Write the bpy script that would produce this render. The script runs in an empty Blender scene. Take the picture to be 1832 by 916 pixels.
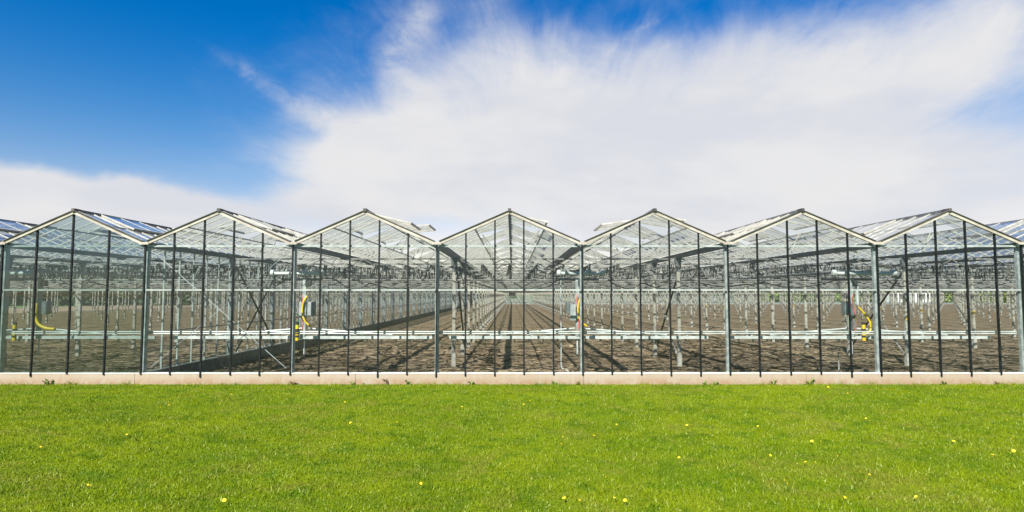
import bpy, math, random
import numpy as np
from mathutils import Vector, Matrix

SC = bpy.context.scene
COL = SC.collection
R = math.radians
rnd = random.Random(7)
nrs = np.random.RandomState(11)

# ------------------------------------------------------------------ camera, sky, sun, exposure
EYE, DIST, TILT = 1.95, 13.5, 3.59
FPX = 1098.9                                   # focal length in pixels of a 1832 px wide frame
cam_d = bpy.data.cameras.new('camera'); cam = bpy.data.objects.new('camera', cam_d); COL.objects.link(cam)
cam.location = (0.0, -DIST, EYE); cam.rotation_euler = (R(90 + TILT), 0, 0)
cam_d.sensor_width = 36; cam_d.lens = FPX / 1832 * 36
cam_d.clip_start = 0.05; cam_d.clip_end = 4000
SC.camera = cam

SUN = Vector((-0.47, -1.0, 0.98)).normalized()            # direction to the sun: left, behind the camera
SUN_EL = math.asin(SUN.z); SUN_AZ = math.atan2(SUN.x, SUN.y)
EXPOSURE = 1.25
SKY_STRENGTH = 0.0707
SUN_STRENGTH = 4.8
SC.view_settings.view_transform = 'Standard'; SC.view_settings.look = 'None'
SC.view_settings.exposure = EXPOSURE; SC.view_settings.gamma = 1.0; SC.view_settings.use_curve_mapping = False
sun_d = bpy.data.lights.new('sun', 'SUN'); sun = bpy.data.objects.new('sun', sun_d); COL.objects.link(sun)
sun_d.energy = SUN_STRENGTH; sun_d.angle = R(0.53); sun_d.color = (1.0, 0.955, 0.88)
sun.rotation_euler = (-SUN).to_track_quat('-Z', 'Y').to_euler()
SC.render.engine = 'CYCLES'
SC.cycles.use_denoising = True
SC.cycles.max_bounces = 10; SC.cycles.diffuse_bounces = 3; SC.cycles.glossy_bounces = 3
SC.cycles.transmission_bounces = 4; SC.cycles.transparent_max_bounces = 48
SC.cycles.sample_clamp_indirect = 6.0; SC.cycles.caustics_reflective = False; SC.cycles.caustics_refractive = False


class NT:
    """small helper to write shader nodes as expressions"""
    def __init__(self, tree):
        self.t = tree; self.n = tree.nodes; self.l = tree.links
    def put(self, sock, v):
        if isinstance(v, bpy.types.NodeSocket): self.l.new(v, sock)
        elif v is not None: sock.default_value = v
    def m(self, op, a, b=None, c=None, clamp=False):
        n = self.n.new('ShaderNodeMath'); n.operation = op; n.use_clamp = clamp
        for i, v in enumerate((a, b, c)):
            if v is not None: self.put(n.inputs[i], v)
        return n.outputs[0]
    def vm(self, op, a, b=None, out=0):
        n = self.n.new('ShaderNodeVectorMath'); n.operation = op
        self.put(n.inputs[0], a)
        if b is not None: self.put(n.inputs[1], b)
        return n.outputs[out]
    def xyz(self, x, y, z=0.0):
        n = self.n.new('ShaderNodeCombineXYZ')
        for i, v in enumerate((x, y, z)): self.put(n.inputs[i], v)
        return n.outputs[0]
    def sep(self, v):
        n = self.n.new('ShaderNodeSeparateXYZ'); self.put(n.inputs[0], v); return n.outputs
    def noise(self, vec, scale, detail=3.0, rough=0.55, dist=0.0, col=False):
        n = self.n.new('ShaderNodeTexNoise'); self.put(n.inputs['Vector'], vec)
        n.inputs['Scale'].default_value = scale; n.inputs['Detail'].default_value = detail
        n.inputs['Roughness'].default_value = rough; n.inputs['Distortion'].default_value = dist
        return n.outputs['Color' if col else 'Fac']
    def ramp(self, f, a, b, c=0.0, d=1.0, smooth=True):
        n = self.n.new('ShaderNodeMapRange'); n.interpolation_type = 'SMOOTHSTEP' if smooth else 'LINEAR'
        self.put(n.inputs[0], f)
        for i, v in enumerate((a, b, c, d)): self.put(n.inputs[1 + i], v)
        return n.outputs[0]
    def mix(self, f, a, b, mode='MIX'):
        n = self.n.new('ShaderNodeMix'); n.data_type = 'RGBA'; n.blend_type = mode
        self.put(n.inputs[0], f)
        for s, v in ((n.inputs[6], a), (n.inputs[7], b)):
            if isinstance(v, (tuple, list)): v = (*v[:3], 1)
            self.put(s, v)
        return n.outputs[2]
    def mixs(self, f, a, b):
        n = self.n.new('ShaderNodeMixShader'); self.put(n.inputs[0], f)
        self.l.new(a, n.inputs[1]); self.l.new(b, n.inputs[2]); return n.outputs[0]
    def node(self, typ, **kw):
        n = self.n.new(typ)
        for k, v in kw.items():
            if isinstance(v, (tuple, list)) and len(v) == 3 and n.inputs[k].type == 'RGBA': v = (*v, 1)
            self.put(n.inputs[k], v)
        return n


def sky_dir(px, py):
    """azimuth (from +Y towards +X) and elevation of a direction measured on the photograph"""
    v = Vector(((px - 916) / FPX, 1.0, (458 - py) / FPX)); v.rotate(Matrix.Rotation(R(TILT), 3, 'X')); v.normalize()
    return math.atan2(v.x, v.y), math.asin(v.z)


world = bpy.data.worlds.new('World'); SC.world = world; world.use_nodes = True
w = NT(world.node_tree); w.n.clear()
sky = w.n.new('ShaderNodeTexSky'); sky.sky_type = 'NISHITA'; sky.sun_disc = False
sky.sun_elevation = SUN_EL; sky.sun_rotation = SUN_AZ; sky.air_density = 1.0; sky.dust_density = 0.3; sky.ozone_density = 3.0
d = w.n.new('ShaderNodeTexCoord').outputs['Generated']
dx, dy, dz = w.sep(d)
az = w.m('ARCTAN2', dx, dy); el = w.m('ARCSINE', dz)
# blue of a clear, crisp spring day: deeper and more saturated overhead, paler low down
hs = w.n.new('ShaderNodeHueSaturation'); hs.inputs['Saturation'].default_value = 1.35; hs.inputs['Hue'].default_value = 0.5
w.l.new(sky.outputs[0], hs.inputs['Color'])
deep = w.ramp(el, 0.06, 0.42)
back_half = w.ramp(w.m('ABSOLUTE', az), 1.1, 1.7)
low = w.mix(back_half, w.mix(w.ramp(el, 0.0, 0.10), (0.85, 0.78, 0.74), (1.50, 0.88, 0.755)), (0.42, 0.52, 0.60))
tint = w.mix(deep, low, (0.004, 0.645, 0.87))
blue = w.mix(1.0, hs.outputs[0], tint, 'MULTIPLY')
# clouds, laid out by direction on the sky dome
warp = w.noise(d, 5.0, 4, 0.6, col=True)
warp = w.vm('MULTIPLY', w.vm('SUBTRACT', warp, (0.5, 0.5, 0.5)), (0.14, 0.07, 0))
p = w.vm('ADD', w.xyz(az, el), warp)
warp2 = w.vm('MULTIPLY', w.vm('SUBTRACT', w.noise(d, 9.0, 5, 0.6, col=True), (0.5, 0.5, 0.5)), (0.06, 0.03, 0))
p2 = w.vm('ADD', w.xyz(az, el), warp2)
def blob(px, py, rx, ry, wt, pw=2.2):
    ca, ce = sky_dir(px, py)
    q = w.vm('LENGTH', w.vm('MULTIPLY', w.vm('SUBTRACT', p, (ca, ce, 0)), (FPX / rx, FPX / ry, 0)), out=1)
    return w.m('MULTIPLY', w.m('EXPONENT', w.m('MULTIPLY', w.m('POWER', q, pw), -1.0)), wt)
def streak(x0, y0, x1, y1, wid, wt):
    a = Vector((*sky_dir(x0, y0), 0)); b = Vector((*sky_dir(x1, y1), 0)); ab = b - a
    t = w.m('DIVIDE', w.vm('DOT_PRODUCT', w.vm('SUBTRACT', p2, tuple(a)), tuple(ab), out=1), ab.length_squared, clamp=True)
    foot = w.n.new('ShaderNodeVectorMath'); foot.operation = 'MULTIPLY_ADD'
    foot.inputs[0].default_value = tuple(ab); w.l.new(w.xyz(t, t, t), foot.inputs[1]); foot.inputs[2].default_value = tuple(a)
    q = w.m('DIVIDE', w.vm('DISTANCE', p2, foot.outputs[0], out=1), wid / FPX)
    return w.m('MULTIPLY', w.m('EXPONENT', w.m('MULTIPLY', w.m('POWER', q, 1.6), -1.0)), wt)
CLOUDS = [(1130, 270, 500, 130, 1.25), (720, 300, 210, 75, 1.0, 3.0), (620, 365, 190, 30, 0.75, 3.0), (80, 404, 300, 84, 2.3, 6.0), (330, 412, 130, 26, 0.9, 3.0),
          (800, 110, 190, 130, 0.50), (1620, 120, 330, 120, 0.62), (1130, 90, 360, 110, 0.48), (1560, 330, 480, 85, 0.75), (1400, 420, 860, 60, 0.62), (1740, 50, 110, 90, 0.25),
          (1790, 200, 170, 34, -0.24), (1310, 22, 230, 34, -0.28), (1010, 20, 110, 40, -0.22), (805, 60, 50, 50, -0.26), (545, 235, 60, 18, -0.2), (1100, 415, 260, 24, -0.14), (450, 330, 40, 40, -0.15)]
fld = None
for c in CLOUDS:
    b_ = blob(*c); fld = b_ if fld is None else w.m('ADD', fld, b_)
breakup = w.ramp(w.noise(w.vm('MULTIPLY', d, (6.0, 6.0, 9.0)), 2.0, 6, 0.65, 0.8), 0.30, 0.62, 0.35, 1.1)
for chain in ([(375, 92, 480, 152, 14, 0.13), (440, 128, 560, 200, 19, 0.27), (530, 185, 690, 255, 26, 0.40)], [(752, 20, 700, 100, 28, 0.42), (700, 100, 752, 185, 30, 0.34)],
              [(1165, 35, 1095, 92, 12, 0.24)], [(1790, 30, 1700, 120, 30, 0.22)], [(1010, 130, 900, 190, 16, 0.18)], [(1560, 60, 1420, 140, 22, 0.16)]):
    g = None
    for s_ in chain:
        k_ = streak(*s_); g = k_ if g is None else w.m('MAXIMUM', g, k_)
    fld = w.m('ADD', fld, w.m('MULTIPLY', g, breakup))
# fanned wisps radiating out of the main bank
ca, ce = sky_dir(980, 470)
rel = w.vm('SUBTRACT', p2, (ca, ce, 0)); ra, re_, _z = w.sep(rel)
th = w.m('ARCTAN2', re_, w.m('MULTIPLY', ra, 0.6)); rr = w.vm('LENGTH', rel, out=1)
fan = w.m('ADD', w.m('MULTIPLY', w.noise(w.xyz(w.m('MULTIPLY', th, 2.2), w.m('MULTIPLY', rr, 2.0)), 1.6, 8, 0.6, 1.2), 0.72), w.m('MULTIPLY', w.noise(w.xyz(w.m('MULTIPLY', th, 7.0), w.m('MULTIPLY', rr, 3.4), 4.0), 1.6, 8, 0.65, 1.6), 0.28))
fbm = w.noise(w.vm('MULTIPLY', d, (3.0, 3.0, 6.0)), 2.2, 8, 0.62, 0.6)
fld = w.m('ADD', fld, w.m('MULTIPLY', w.m('SUBTRACT', fan, 0.52), w.ramp(fld, 0.0, 0.45, 0.3, 1.25)))
fld = w.m('ADD', fld, w.m('MULTIPLY', w.m('SUBTRACT', fbm, 0.5), 0.5))
# broken cloud elsewhere on the dome (seen only in reflections)
back = w.ramp(w.noise(w.vm('MULTIPLY', d, (1.5, 1.5, 4.0)), 1.7, 5, 0.55), 0.52, 0.80, 0.0, 0.8)
behind = w.ramp(w.m('ABSOLUTE', az), 1.0, 1.5)
alpha = w.ramp(fld, 0.05, 1.30)
alpha = w.m('ADD', w.m('MULTIPLY', alpha, w.m('SUBTRACT', 1.0, behind)), w.m('MULTIPLY', back, behind), clamp=True)
alpha = w.m('MULTIPLY', alpha, 0.97)
CLOUD = 4.75
shade = w.noise(w.vm('MULTIPLY', d, (2.0, 2.0, 6.0)), 1.8, 4, 0.55)
ccol = w.mix(w.ramp(shade, 0.35, 0.65), (CLOUD * 0.90, CLOUD * 0.915, CLOUD * 0.985), (CLOUD * 1.04, CLOUD * 1.03, CLOUD * 1.03))
bg = w.node('ShaderNodeBackground', Strength=SKY_STRENGTH)
w.l.new(w.mix(alpha, blue, ccol), bg.inputs['Color'])
out = w.n.new('ShaderNodeOutputWorld'); w.l.new(bg.outputs[0], out.inputs[0])


# ------------------------------------------------------------------ materials
def new_mat(name):
    m = bpy.data.materials.new(name); m.use_nodes = True
    t = NT(m.node_tree); t.n.clear()
    o = t.n.new('ShaderNodeOutputMaterial')
    return m, t, o

def paint(name, a, b, scale=6.0, rough=0.5, metal=0.0, bump=0.0, stretch=(1, 1, 1), lo=0.38, hi=0.66, spec=0.5):
    m, t, o = new_mat(name)
    pos = t.vm('MULTIPLY', t.n.new('ShaderNodeNewGeometry').outputs['Position'], stretch)
    f = t.noise(pos, scale, 4, 0.6)
    col = t.mix(t.ramp(f, lo, hi), a, b)
    bs = t.node('ShaderNodeBsdfPrincipled', Metallic=metal)
    t.l.new(col, bs.inputs['Base Color'])
    t.put(bs.inputs['Roughness'], t.ramp(f, 0.3, 0.7, rough - 0.08, rough + 0.1))
    bs.inputs['Specular IOR Level'].default_value = spec
    if bump:
        bn = t.node('ShaderNodeBump', Strength=bump, Distance=0.01); t.l.new(t.noise(pos, scale * 4, 4), bn.inputs['Height'])
        t.l.new(bn.outputs[0], bs.inputs['Normal'])
    t.l.new(bs.outputs[0], o.inputs[0])
    return m

def glass(name, tint, dust, dust_col=(0.75, 0.77, 0.74), refl=1.5, dust_scale=2.0, stretch=(1, 1, 1), wave=0.02):
    m, t, o = new_mat(name)
    pos = t.n.new('ShaderNodeNewGeometry').outputs['Position']
    rndo = t.n.new('ShaderNodeObjectInfo').outputs['Random']
    bn = t.node('ShaderNodeBump', Strength=wave, Distance=0.05)
    t.l.new(t.noise(pos, 1.3, 1), bn.inputs['Height'])
    tr = t.node('ShaderNodeBsdfTransparent'); tr.inputs[0].default_value = (*tint, 1)
    gl = t.node('ShaderNodeBsdfGlossy', Roughness=0.015); gl.inputs['Color'].default_value = (0.95, 0.97, 1, 1)
    t.l.new(bn.outputs[0], gl.inputs['Normal'])
    gm = t.n.new('ShaderNodeNewGeometry')
    cs = t.m('ABSOLUTE', t.vm('DOT_PRODUCT', gm.outputs['Incoming'], gm.outputs['Normal'], out=1))
    fac = t.m('MULTIPLY', t.m('ADD', t.m('MULTIPLY', t.m('POWER', t.m('SUBTRACT', 1.0, cs), 5.0), 0.9), 0.045), refl, clamp=True)
    s = t.mixs(fac, tr.outputs[0], gl.outputs[0])
    df = t.node('ShaderNodeBsdfDiffuse'); df.inputs[0].default_value = (*dust_col, 1)
    tl = t.node('ShaderNodeBsdfTranslucent'); tl.inputs[0].default_value = (*dust_col, 1)
    ds = t.mixs(0.55, df.outputs[0], tl.outputs[0])
    nz = t.noise(t.vm('MULTIPLY', pos, stretch), dust_scale, 5, 0.65)
    dfac = t.ramp(nz, 0.3, 0.72, dust[0], dust[1])
    dfac = t.m('MULTIPLY', dfac, t.ramp(rndo, 0, 1, 0.8, 1.2), clamp=True)
    s = t.mixs(dfac, s, ds)
    t.l.new(s, o.inputs[0])
    return m

M = {}
M['mullion'] = paint('black_mullion_paint', (0.005, 0.007, 0.007), (0.012, 0.014, 0.014), 9, 0.5, spec=0.25)
M['cream'] = paint('cream_painted_bar', (0.29, 0.26, 0.21), (0.40, 0.37, 0.31), 3, 0.55)
M['cap'] = paint('dark_edge_cap', (0.035, 0.032, 0.030), (0.08, 0.07, 0.06), 5, 0.6)
M['white_rail'] = paint('white_rail', (0.30, 0.315, 0.30), (0.42, 0.43, 0.41), 4, 0.5)
M['sill'] = paint('white_sill', (0.56, 0.55, 0.52), (0.68, 0.67, 0.64), 3, 0.5)
M['galv'] = paint('galvanised_steel', (0.22, 0.24, 0.24), (0.36, 0.38, 0.375), 8, 0.5, metal=0.2)
M['galv_dark'] = paint('weathered_gutter_steel', (0.08, 0.085, 0.085), (0.17, 0.17, 0.165), 5, 0.55)
M['pipe'] = paint('white_pipe', (0.34, 0.36, 0.35), (0.47, 0.48, 0.47), 4, 0.45)
M['black'] = paint('black_rubber', (0.010, 0.010, 0.011), (0.025, 0.025, 0.026), 12, 0.5)
M['yellow'] = paint('yellow_plastic', (0.50, 0.33, 0.012), (0.68, 0.47, 0.02), 9, 0.5)
M['red'] = paint('red_hose', (0.42, 0.05, 0.022), (0.52, 0.085, 0.035), 15, 0.5)
M['boxgrey'] = paint('pale_grey_enclosure', (0.22, 0.24, 0.24), (0.33, 0.345, 0.345), 10, 0.5)
M['bluegrey'] = paint('blue_grey_enclosure', (0.085, 0.10, 0.105), (0.14, 0.16, 0.165), 10, 0.5)
M['bar'] = paint('glazing_bar', (0.32, 0.305, 0.26), (0.46, 0.44, 0.385), 4, 0.5)
M['truss'] = paint('truss_steel', (0.13, 0.13, 0.12), (0.30, 0.295, 0.27), 3, 0.55)
M['footing'] = paint('concrete_footing', (0.28, 0.265, 0.225), (0.40, 0.38, 0.34), 10, 0.85, bump=0.3)
M['facade_glass'] = glass('front_glass', (0.92, 0.95, 0.935), (0.0, 0.016), (0.6, 0.6, 0.56), dust_scale=1.2, stretch=(1, 1, 0.5), refl=1.0)
M['green_glass'] = glass('greenish_front_glass', (0.64, 0.72, 0.70), (0.006, 0.03), (0.6, 0.62, 0.58), dust_scale=0.9, stretch=(1, 1, 0.5), refl=1.9)
M['part_glass'] = glass('partition_glass', (0.86, 0.91, 0.90), (0.02, 0.08), dust_scale=1.2)
M['roof_glass'] = glass('whitewashed_roof_glass', (0.94, 0.96, 0.95), (0.26, 0.44), (0.48, 0.455, 0.39), refl=0.8, dust_scale=1.6, stretch=(2.0, 0.6, 2.0))
M['roof_clear'] = glass('clear_roof_glass', (0.90, 0.94, 0.95), (0.10, 0.22), (0.42, 0.43, 0.43), refl=1.4, dust_scale=1.1, stretch=(2.0, 0.6, 2.0))

M['strings'] = paint('old_crop_string', (0.025, 0.022, 0.018), (0.20, 0.185, 0.15), 2.5, 0.9)
M['end_glass'] = glass('chalked_end_glass', (0.86, 0.91, 0.90), (0.55, 0.8), (0.62, 0.60, 0.54), dust_scale=0.5)

def post_mat():
    m, t, o = new_mat('string_wrapped_post')
    pos = t.n.new('ShaderNodeNewGeometry').outputs['Position']
    x, y, z = t.sep(pos)
    ph = t.noise(t.xyz(t.m('MULTIPLY', x, 3.0), y, t.m('MULTIPLY', z, 6.5)), 1.0, 3, 0.6, 1.2)
    ring = t.ramp(ph, 0.55, 0.60)
    low = t.ramp(z, 2.1, 1.9)
    base = t.mix(t.noise(pos, 6, 4), (0.25, 0.235, 0.19), (0.44, 0.42, 0.36))
    col = t.mix(t.m('MULTIPLY', ring, t.m('MULTIPLY', low, 0.8)), base, (0.10, 0.085, 0.06))
    bs = t.node('ShaderNodeBsdfPrincipled', Roughness=0.6); t.l.new(col, bs.inputs['Base Color'])
    t.l.new(bs.outputs[0], o.inputs[0]); return m
M['post'] = post_mat()

def concrete_mat():
    m, t, o = new_mat('pinkish_plinth_concrete')
    pos = t.n.new('ShaderNodeNewGeometry').outputs['Position']; x, y, z = t.sep(pos)
    streaks = t.noise(t.xyz(t.m('MULTIPLY', x, 14.0), y, t.m('MULTIPLY', z, 1.5)), 1.0, 4, 0.6)
    big = t.noise(pos, 0.8, 4, 0.6)
    col = t.mix(t.ramp(big, 0.35, 0.65), (0.295, 0.228, 0.160), (0.318, 0.264, 0.200))
    col = t.mix(t.ramp(streaks, 0.42, 0.75, 0, 0.5), col, (0.345, 0.295, 0.23))
    splash = t.m('MULTIPLY', t.ramp(z, 0.19, 0.02), t.ramp(t.noise(pos, 4, 6, 0.75), 0.30, 0.60))
    col = t.mix(t.m('MULTIPLY', splash, 0.75), col, (0.23, 0.135, 0.065))
    col = t.mix(t.m('MULTIPLY', t.ramp(t.noise(pos, 30, 3), 0.62, 0.75), 0.4), col, (0.25, 0.2, 0.16))
    bs = t.node('ShaderNodeBsdfPrincipled', Roughness=0.9); t.l.new(col, bs.inputs['Base Color'])
    bn = t.node('ShaderNodeBump', Strength=0.35, Distance=0.01); t.l.new(t.noise(pos, 45, 4), bn.inputs['Height']); t.l.new(bn.outputs[0], bs.inputs['Normal'])
    t.l.new(bs.outputs[0], o.inputs[0]); return m
M['concrete'] = concrete_mat()
M['grey_concrete'] = paint('grey_concrete', (0.13, 0.13, 0.12), (0.22, 0.21, 0.20), 4, 0.9, bump=0.3)
M['path'] = paint('pale_concrete_path', (0.36, 0.34, 0.30), (0.46, 0.44, 0.39), 1.5, 0.9)

def soil_mat():
    m, t, o = new_mat('bare_soil')
    pos = t.n.new('ShaderNodeNewGeometry').outputs['Position']
    sp = t.vm('MULTIPLY', pos, (0.8, 2.2, 1.0))
    a = t.noise(sp, 1.3, 6, 0.65, 0.4); b = t.noise(sp, 9.0, 5, 0.7, 0.6); c = t.noise(sp, 40, 3, 0.6)
    col = t.mix(t.ramp(a, 0.35, 0.65), (0.215, 0.148, 0.090), (0.40, 0.30, 0.195))
    col = t.mix(t.ramp(b, 0.36, 0.52, 0.9, 0.0), col, (0.035, 0.027, 0.020))
    col = t.mix(t.ramp(b, 0.56, 0.72, 0.0, 0.7), col, (0.50, 0.40, 0.28))
    col = t.mix(t.ramp(c, 0.3, 0.7, 0.0, 0.35), col, (0.09, 0.07, 0.05))
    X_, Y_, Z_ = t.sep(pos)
    side_dark = t.m('MULTIPLY', t.ramp(t.m('ABSOLUTE', t.m('SUBTRACT', X_, 0.8)), 1.6, 4.6), t.ramp(Y_, 10.0, 1.0))  # soil colour darkens towards the front, away from the centre bay
    side_dark = t.m('MULTIPLY', side_dark, t.ramp(t.noise(pos, 0.7, 5, 0.65), 0.32, 0.58, 0.45, 1.0))  # noise breaks up the darker area
    col = t.mix(t.m('MULTIPLY', side_dark, 0.9), col, t.mix(0.88, col, (0.05, 0.045, 0.036)))
    bs = t.node('ShaderNodeBsdfPrincipled', Roughness=0.95); t.l.new(col, bs.inputs['Base Color']); bs.inputs['Specular IOR Level'].default_value = 0.15
    bn = t.node('ShaderNodeBump', Strength=0.9, Distance=0.04); t.l.new(b, bn.inputs['Height']); t.l.new(bn.outputs[0], bs.inputs['Normal'])
    t.l.new(bs.outputs[0], o.inputs[0]); return m
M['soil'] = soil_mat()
M['litter'] = paint('dry_stems', (0.26, 0.19, 0.11), (0.02, 0.014, 0.008), 3, 0.9, lo=0.3, hi=0.5)

def grass_cols(t, pos):
    big = t.noise(pos, 0.55, 5, 0.6, 0.6); mid = t.noise(pos, 2.6, 4, 0.6)
    col = t.mix(t.ramp(big, 0.35, 0.65), (0.185, 0.262, 0.003), (0.265, 0.32, 0.004))
    col = t.mix(t.ramp(mid, 0.48, 0.66, 0, 0.85), col, (0.095, 0.18, 0.004))
    col = t.mix(t.ramp(t.noise(t.vm('MULTIPLY', pos, (0.5, 1.1, 1.0)), 0.8, 3, 0.55), 0.52, 0.70, 0, 0.5), col, (0.085, 0.15, 0.004))
    col = t.mix(t.ramp(t.noise(pos, 0.9, 6, 0.7, 1.2), 0.50, 0.68, 0, 0.85), col, (0.27, 0.265, 0.03))
    return col
def grass_mat():
    m, t, o = new_mat('grass_blades')
    g = t.n.new('ShaderNodeNewGeometry'); pos = g.outputs['Position']; ri = g.outputs['Random Per Island']
    col = grass_cols(t, pos)
    col = t.mix(t.ramp(ri, 0.0, 0.9, 0, 0.85, False), col, (0.085, 0.155, 0.003))
    col = t.mix(t.ramp(ri, 0.88, 0.93, 0, 0.85, False), col, (0.42, 0.46, 0.13))
    df = t.node('ShaderNodeBsdfPrincipled', Roughness=0.55); t.l.new(col, df.inputs['Base Color']); df.inputs['Specular IOR Level'].default_value = 0.08
    tl = t.node('ShaderNodeBsdfTranslucent'); t.l.new(col, tl.inputs[0])
    t.l.new(t.mixs(0.35, df.outputs[0], tl.outputs[0]), o.inputs[0]); return m
def lawn_mat():
    m, t, o = new_mat('lawn_ground')
    pos = t.n.new('ShaderNodeNewGeometry').outputs['Position']
    col = grass_cols(t, pos)
    col = t.mix(t.ramp(t.noise(pos, 45, 3, 0.7), 0.3, 0.7), col, (0.05, 0.085, 0.003))
    bs = t.node('ShaderNodeBsdfPrincipled', Roughness=0.9); t.l.new(col, bs.inputs['Base Color']); bs.inputs['Specular IOR Level'].default_value = 0.1
    bn = t.node('ShaderNodeBump', Strength=0.8, Distance=0.03); t.l.new(t.noise(pos, 60, 4, 0.7), bn.inputs['Height']); t.l.new(bn.outputs[0], bs.inputs['Normal'])
    t.l.new(bs.outputs[0], o.inputs[0]); return m
M['blades'] = grass_mat(); M['lawn'] = lawn_mat()
M['field'] = paint('field_green', (0.06, 0.10, 0.02), (0.10, 0.15, 0.03), 0.05, 0.9)
M['leaf_dark'] = paint('dark_leaves', (0.014, 0.026, 0.010), (0.035, 0.055, 0.016), 0.8, 0.7)
M['leaf'] = paint('weed_leaves', (0.09, 0.14, 0.02), (0.17, 0.21, 0.035), 25, 0.6)
M['leaf_brown'] = paint('withered_leaves', (0.09, 0.05, 0.025), (0.15, 0.09, 0.04), 25, 0.7)
M['petal'] = paint('yellow_petals', (0.80, 0.55, 0.01), (0.90, 0.68, 0.03), 40, 0.6)
M['wall_white'] = paint('white_render', (0.66, 0.66, 0.64), (0.78, 0.78, 0.76), 0.5, 0.8)
M['roof_grey'] = paint('grey_sheet_roof', (0.16, 0.17, 0.18), (0.24, 0.25, 0.26), 0.4, 0.7)


# ------------------------------------------------------------------ mesh helpers
class MB:
    def __init__(self): self.v = []; self.f = []; self.mi = []
    def add(self, vs, fs, mi=0):
        o = len(self.v); self.v += [tuple(p_) for p_ in vs]; self.f += [tuple(i + o for i in f) for f in fs]; self.mi += [mi] * len(fs); return self
    def box(self, x0, x1, y0, y1, z0, z1, mi=0):
        return self.add([(x0, y0, z0), (x1, y0, z0), (x1, y1, z0), (x0, y1, z0), (x0, y0, z1), (x1, y0, z1), (x1, y1, z1), (x0, y1, z1)],
                        [(0, 3, 2, 1), (4, 5, 6, 7), (0, 1, 5, 4), (1, 2, 6, 5), (2, 3, 7, 6), (3, 0, 4, 7)], mi)
    def quad(self, a, b, c, d_, mi=0): return self.add([a, b, c, d_], [(0, 1, 2, 3)], mi)
    def bar(self, a, b, wx, wz, mi=0, up=(0, 0, 1)):
        """rectangular bar from a to b; wx across, wz along 'up'"""
        a, b = Vector(a), Vector(b); t = (b - a).normalized(); u = Vector(up)
        s = t.cross(u)
        if s.length < 1e-4: s = t.cross(Vector((0, 1, 0)))
        s.normalize(); u = s.cross(t).normalized(); s *= wx / 2; u *= wz / 2
        vs = [a - s - u, a + s - u, a + s + u, a - s + u, b - s - u, b + s - u, b + s + u, b - s + u]
        return self.add(vs, [(0, 3, 2, 1), (4, 5, 6, 7), (0, 1, 5, 4), (1, 2, 6, 5), (2, 3, 7, 6), (3, 0, 4, 7)], mi)
    def tube(self, pts, r, n=8, mi=0, cap=True):
        pts = [Vector(q) for q in pts]; o = len(self.v); rings = []
        for i, q in enumerate(pts):
            t = (pts[min(i + 1, len(pts) - 1)] - pts[max(i - 1, 0)]).normalized()
            s = t.cross(Vector((0, 0, 1)))
            if s.length < 1e-3: s = t.cross(Vector((0, 1, 0)))
            s.normalize(); u = s.cross(t); rad = r[i] if isinstance(r, (list, tuple)) else r
            self.v += [tuple(q + (s * math.cos(k * 2 * math.pi / n) + u * math.sin(k * 2 * math.pi / n)) * rad) for k in range(n)]
        for i in range(len(pts) - 1):
            for k in range(n):
                a = o + i * n + k; b = o + i * n + (k + 1) % n
                self.f.append((a, b, b + n, a + n)); self.mi.append(mi)
        if cap:
            self.f.append(tuple(o + k for k in range(n))[::-1]); self.f.append(tuple(o + (len(pts) - 1) * n + k for k in range(n))); self.mi += [mi, mi]
        return self
    def mesh(self, name, mats):
        me = bpy.data.meshes.new(name); me.from_pydata(self.v, [], self.f)
        for m_ in (mats if isinstance(mats, (list, tuple)) else [mats]): me.materials.append(m_)
        me.polygons.foreach_set('material_index', self.mi); me.update(); return me
    def obj(self, name, mats, parent=None, loc=(0, 0, 0), smooth=False):
        o = link(name, self.mesh(name, mats), parent, loc)
        if smooth: o.data.polygons.foreach_set('use_smooth', [True] * len(self.f))
        return o

def link(name, data, parent=None, loc=(0, 0, 0), rot=(0, 0, 0), scale=(1, 1, 1)):
    o = bpy.data.objects.new(name, data); COL.objects.link(o); o.parent = parent
    o.location = loc; o.rotation_euler = rot; o.scale = scale; return o
def tag(o, label=None, cat=None, group=None, kind=None):
    for k, v in (('label', label), ('category', cat), ('group', group), ('kind', kind)):
        if v: o[k] = v
    return o
def empty(name, loc, label, cat, group=None, rz=0):
    return tag(link(name, None, None, loc, (0, 0, rz)), label, cat, group)
def np_mesh(name, verts, tris, mat):
    me = bpy.data.meshes.new(name); nv, nt, k = len(verts), len(tris), tris.shape[1]
    me.vertices.add(nv); me.vertices.foreach_set('co', np.ascontiguousarray(verts, np.float32).ravel())
    me.loops.add(nt * k); me.loops.foreach_set('vertex_index', np.ascontiguousarray(tris, np.int32).ravel())
    me.polygons.add(nt); me.polygons.foreach_set('loop_start', np.arange(nt, dtype=np.int32) * k)
    me.materials.append(mat); me.update(calc_edges=True); me.validate(); return me
def replicate(name, mb, places, mats, parent):
    """many far copies of one shape as ONE mesh: places = (x, y, z, scale_x)"""
    V = np.array(mb.v, np.float32); P = np.array(places, np.float32)
    vs = np.repeat(V[None], len(P), 0); vs[:, :, 0] *= P[:, 3:4]; vs += P[:, None, :3]
    F = [tuple(i + k * len(V) for i in f) for k in range(len(P)) for f in mb.f]
    me = bpy.data.meshes.new(name); me.from_pydata(vs.reshape(-1, 3).tolist(), [], F)
    for m_ in mats: me.materials.append(m_)
    me.polygons.foreach_set('material_index', mb.mi * len(P)); me.update()
    return tag(link(name, me, parent), kind='stuff')
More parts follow.
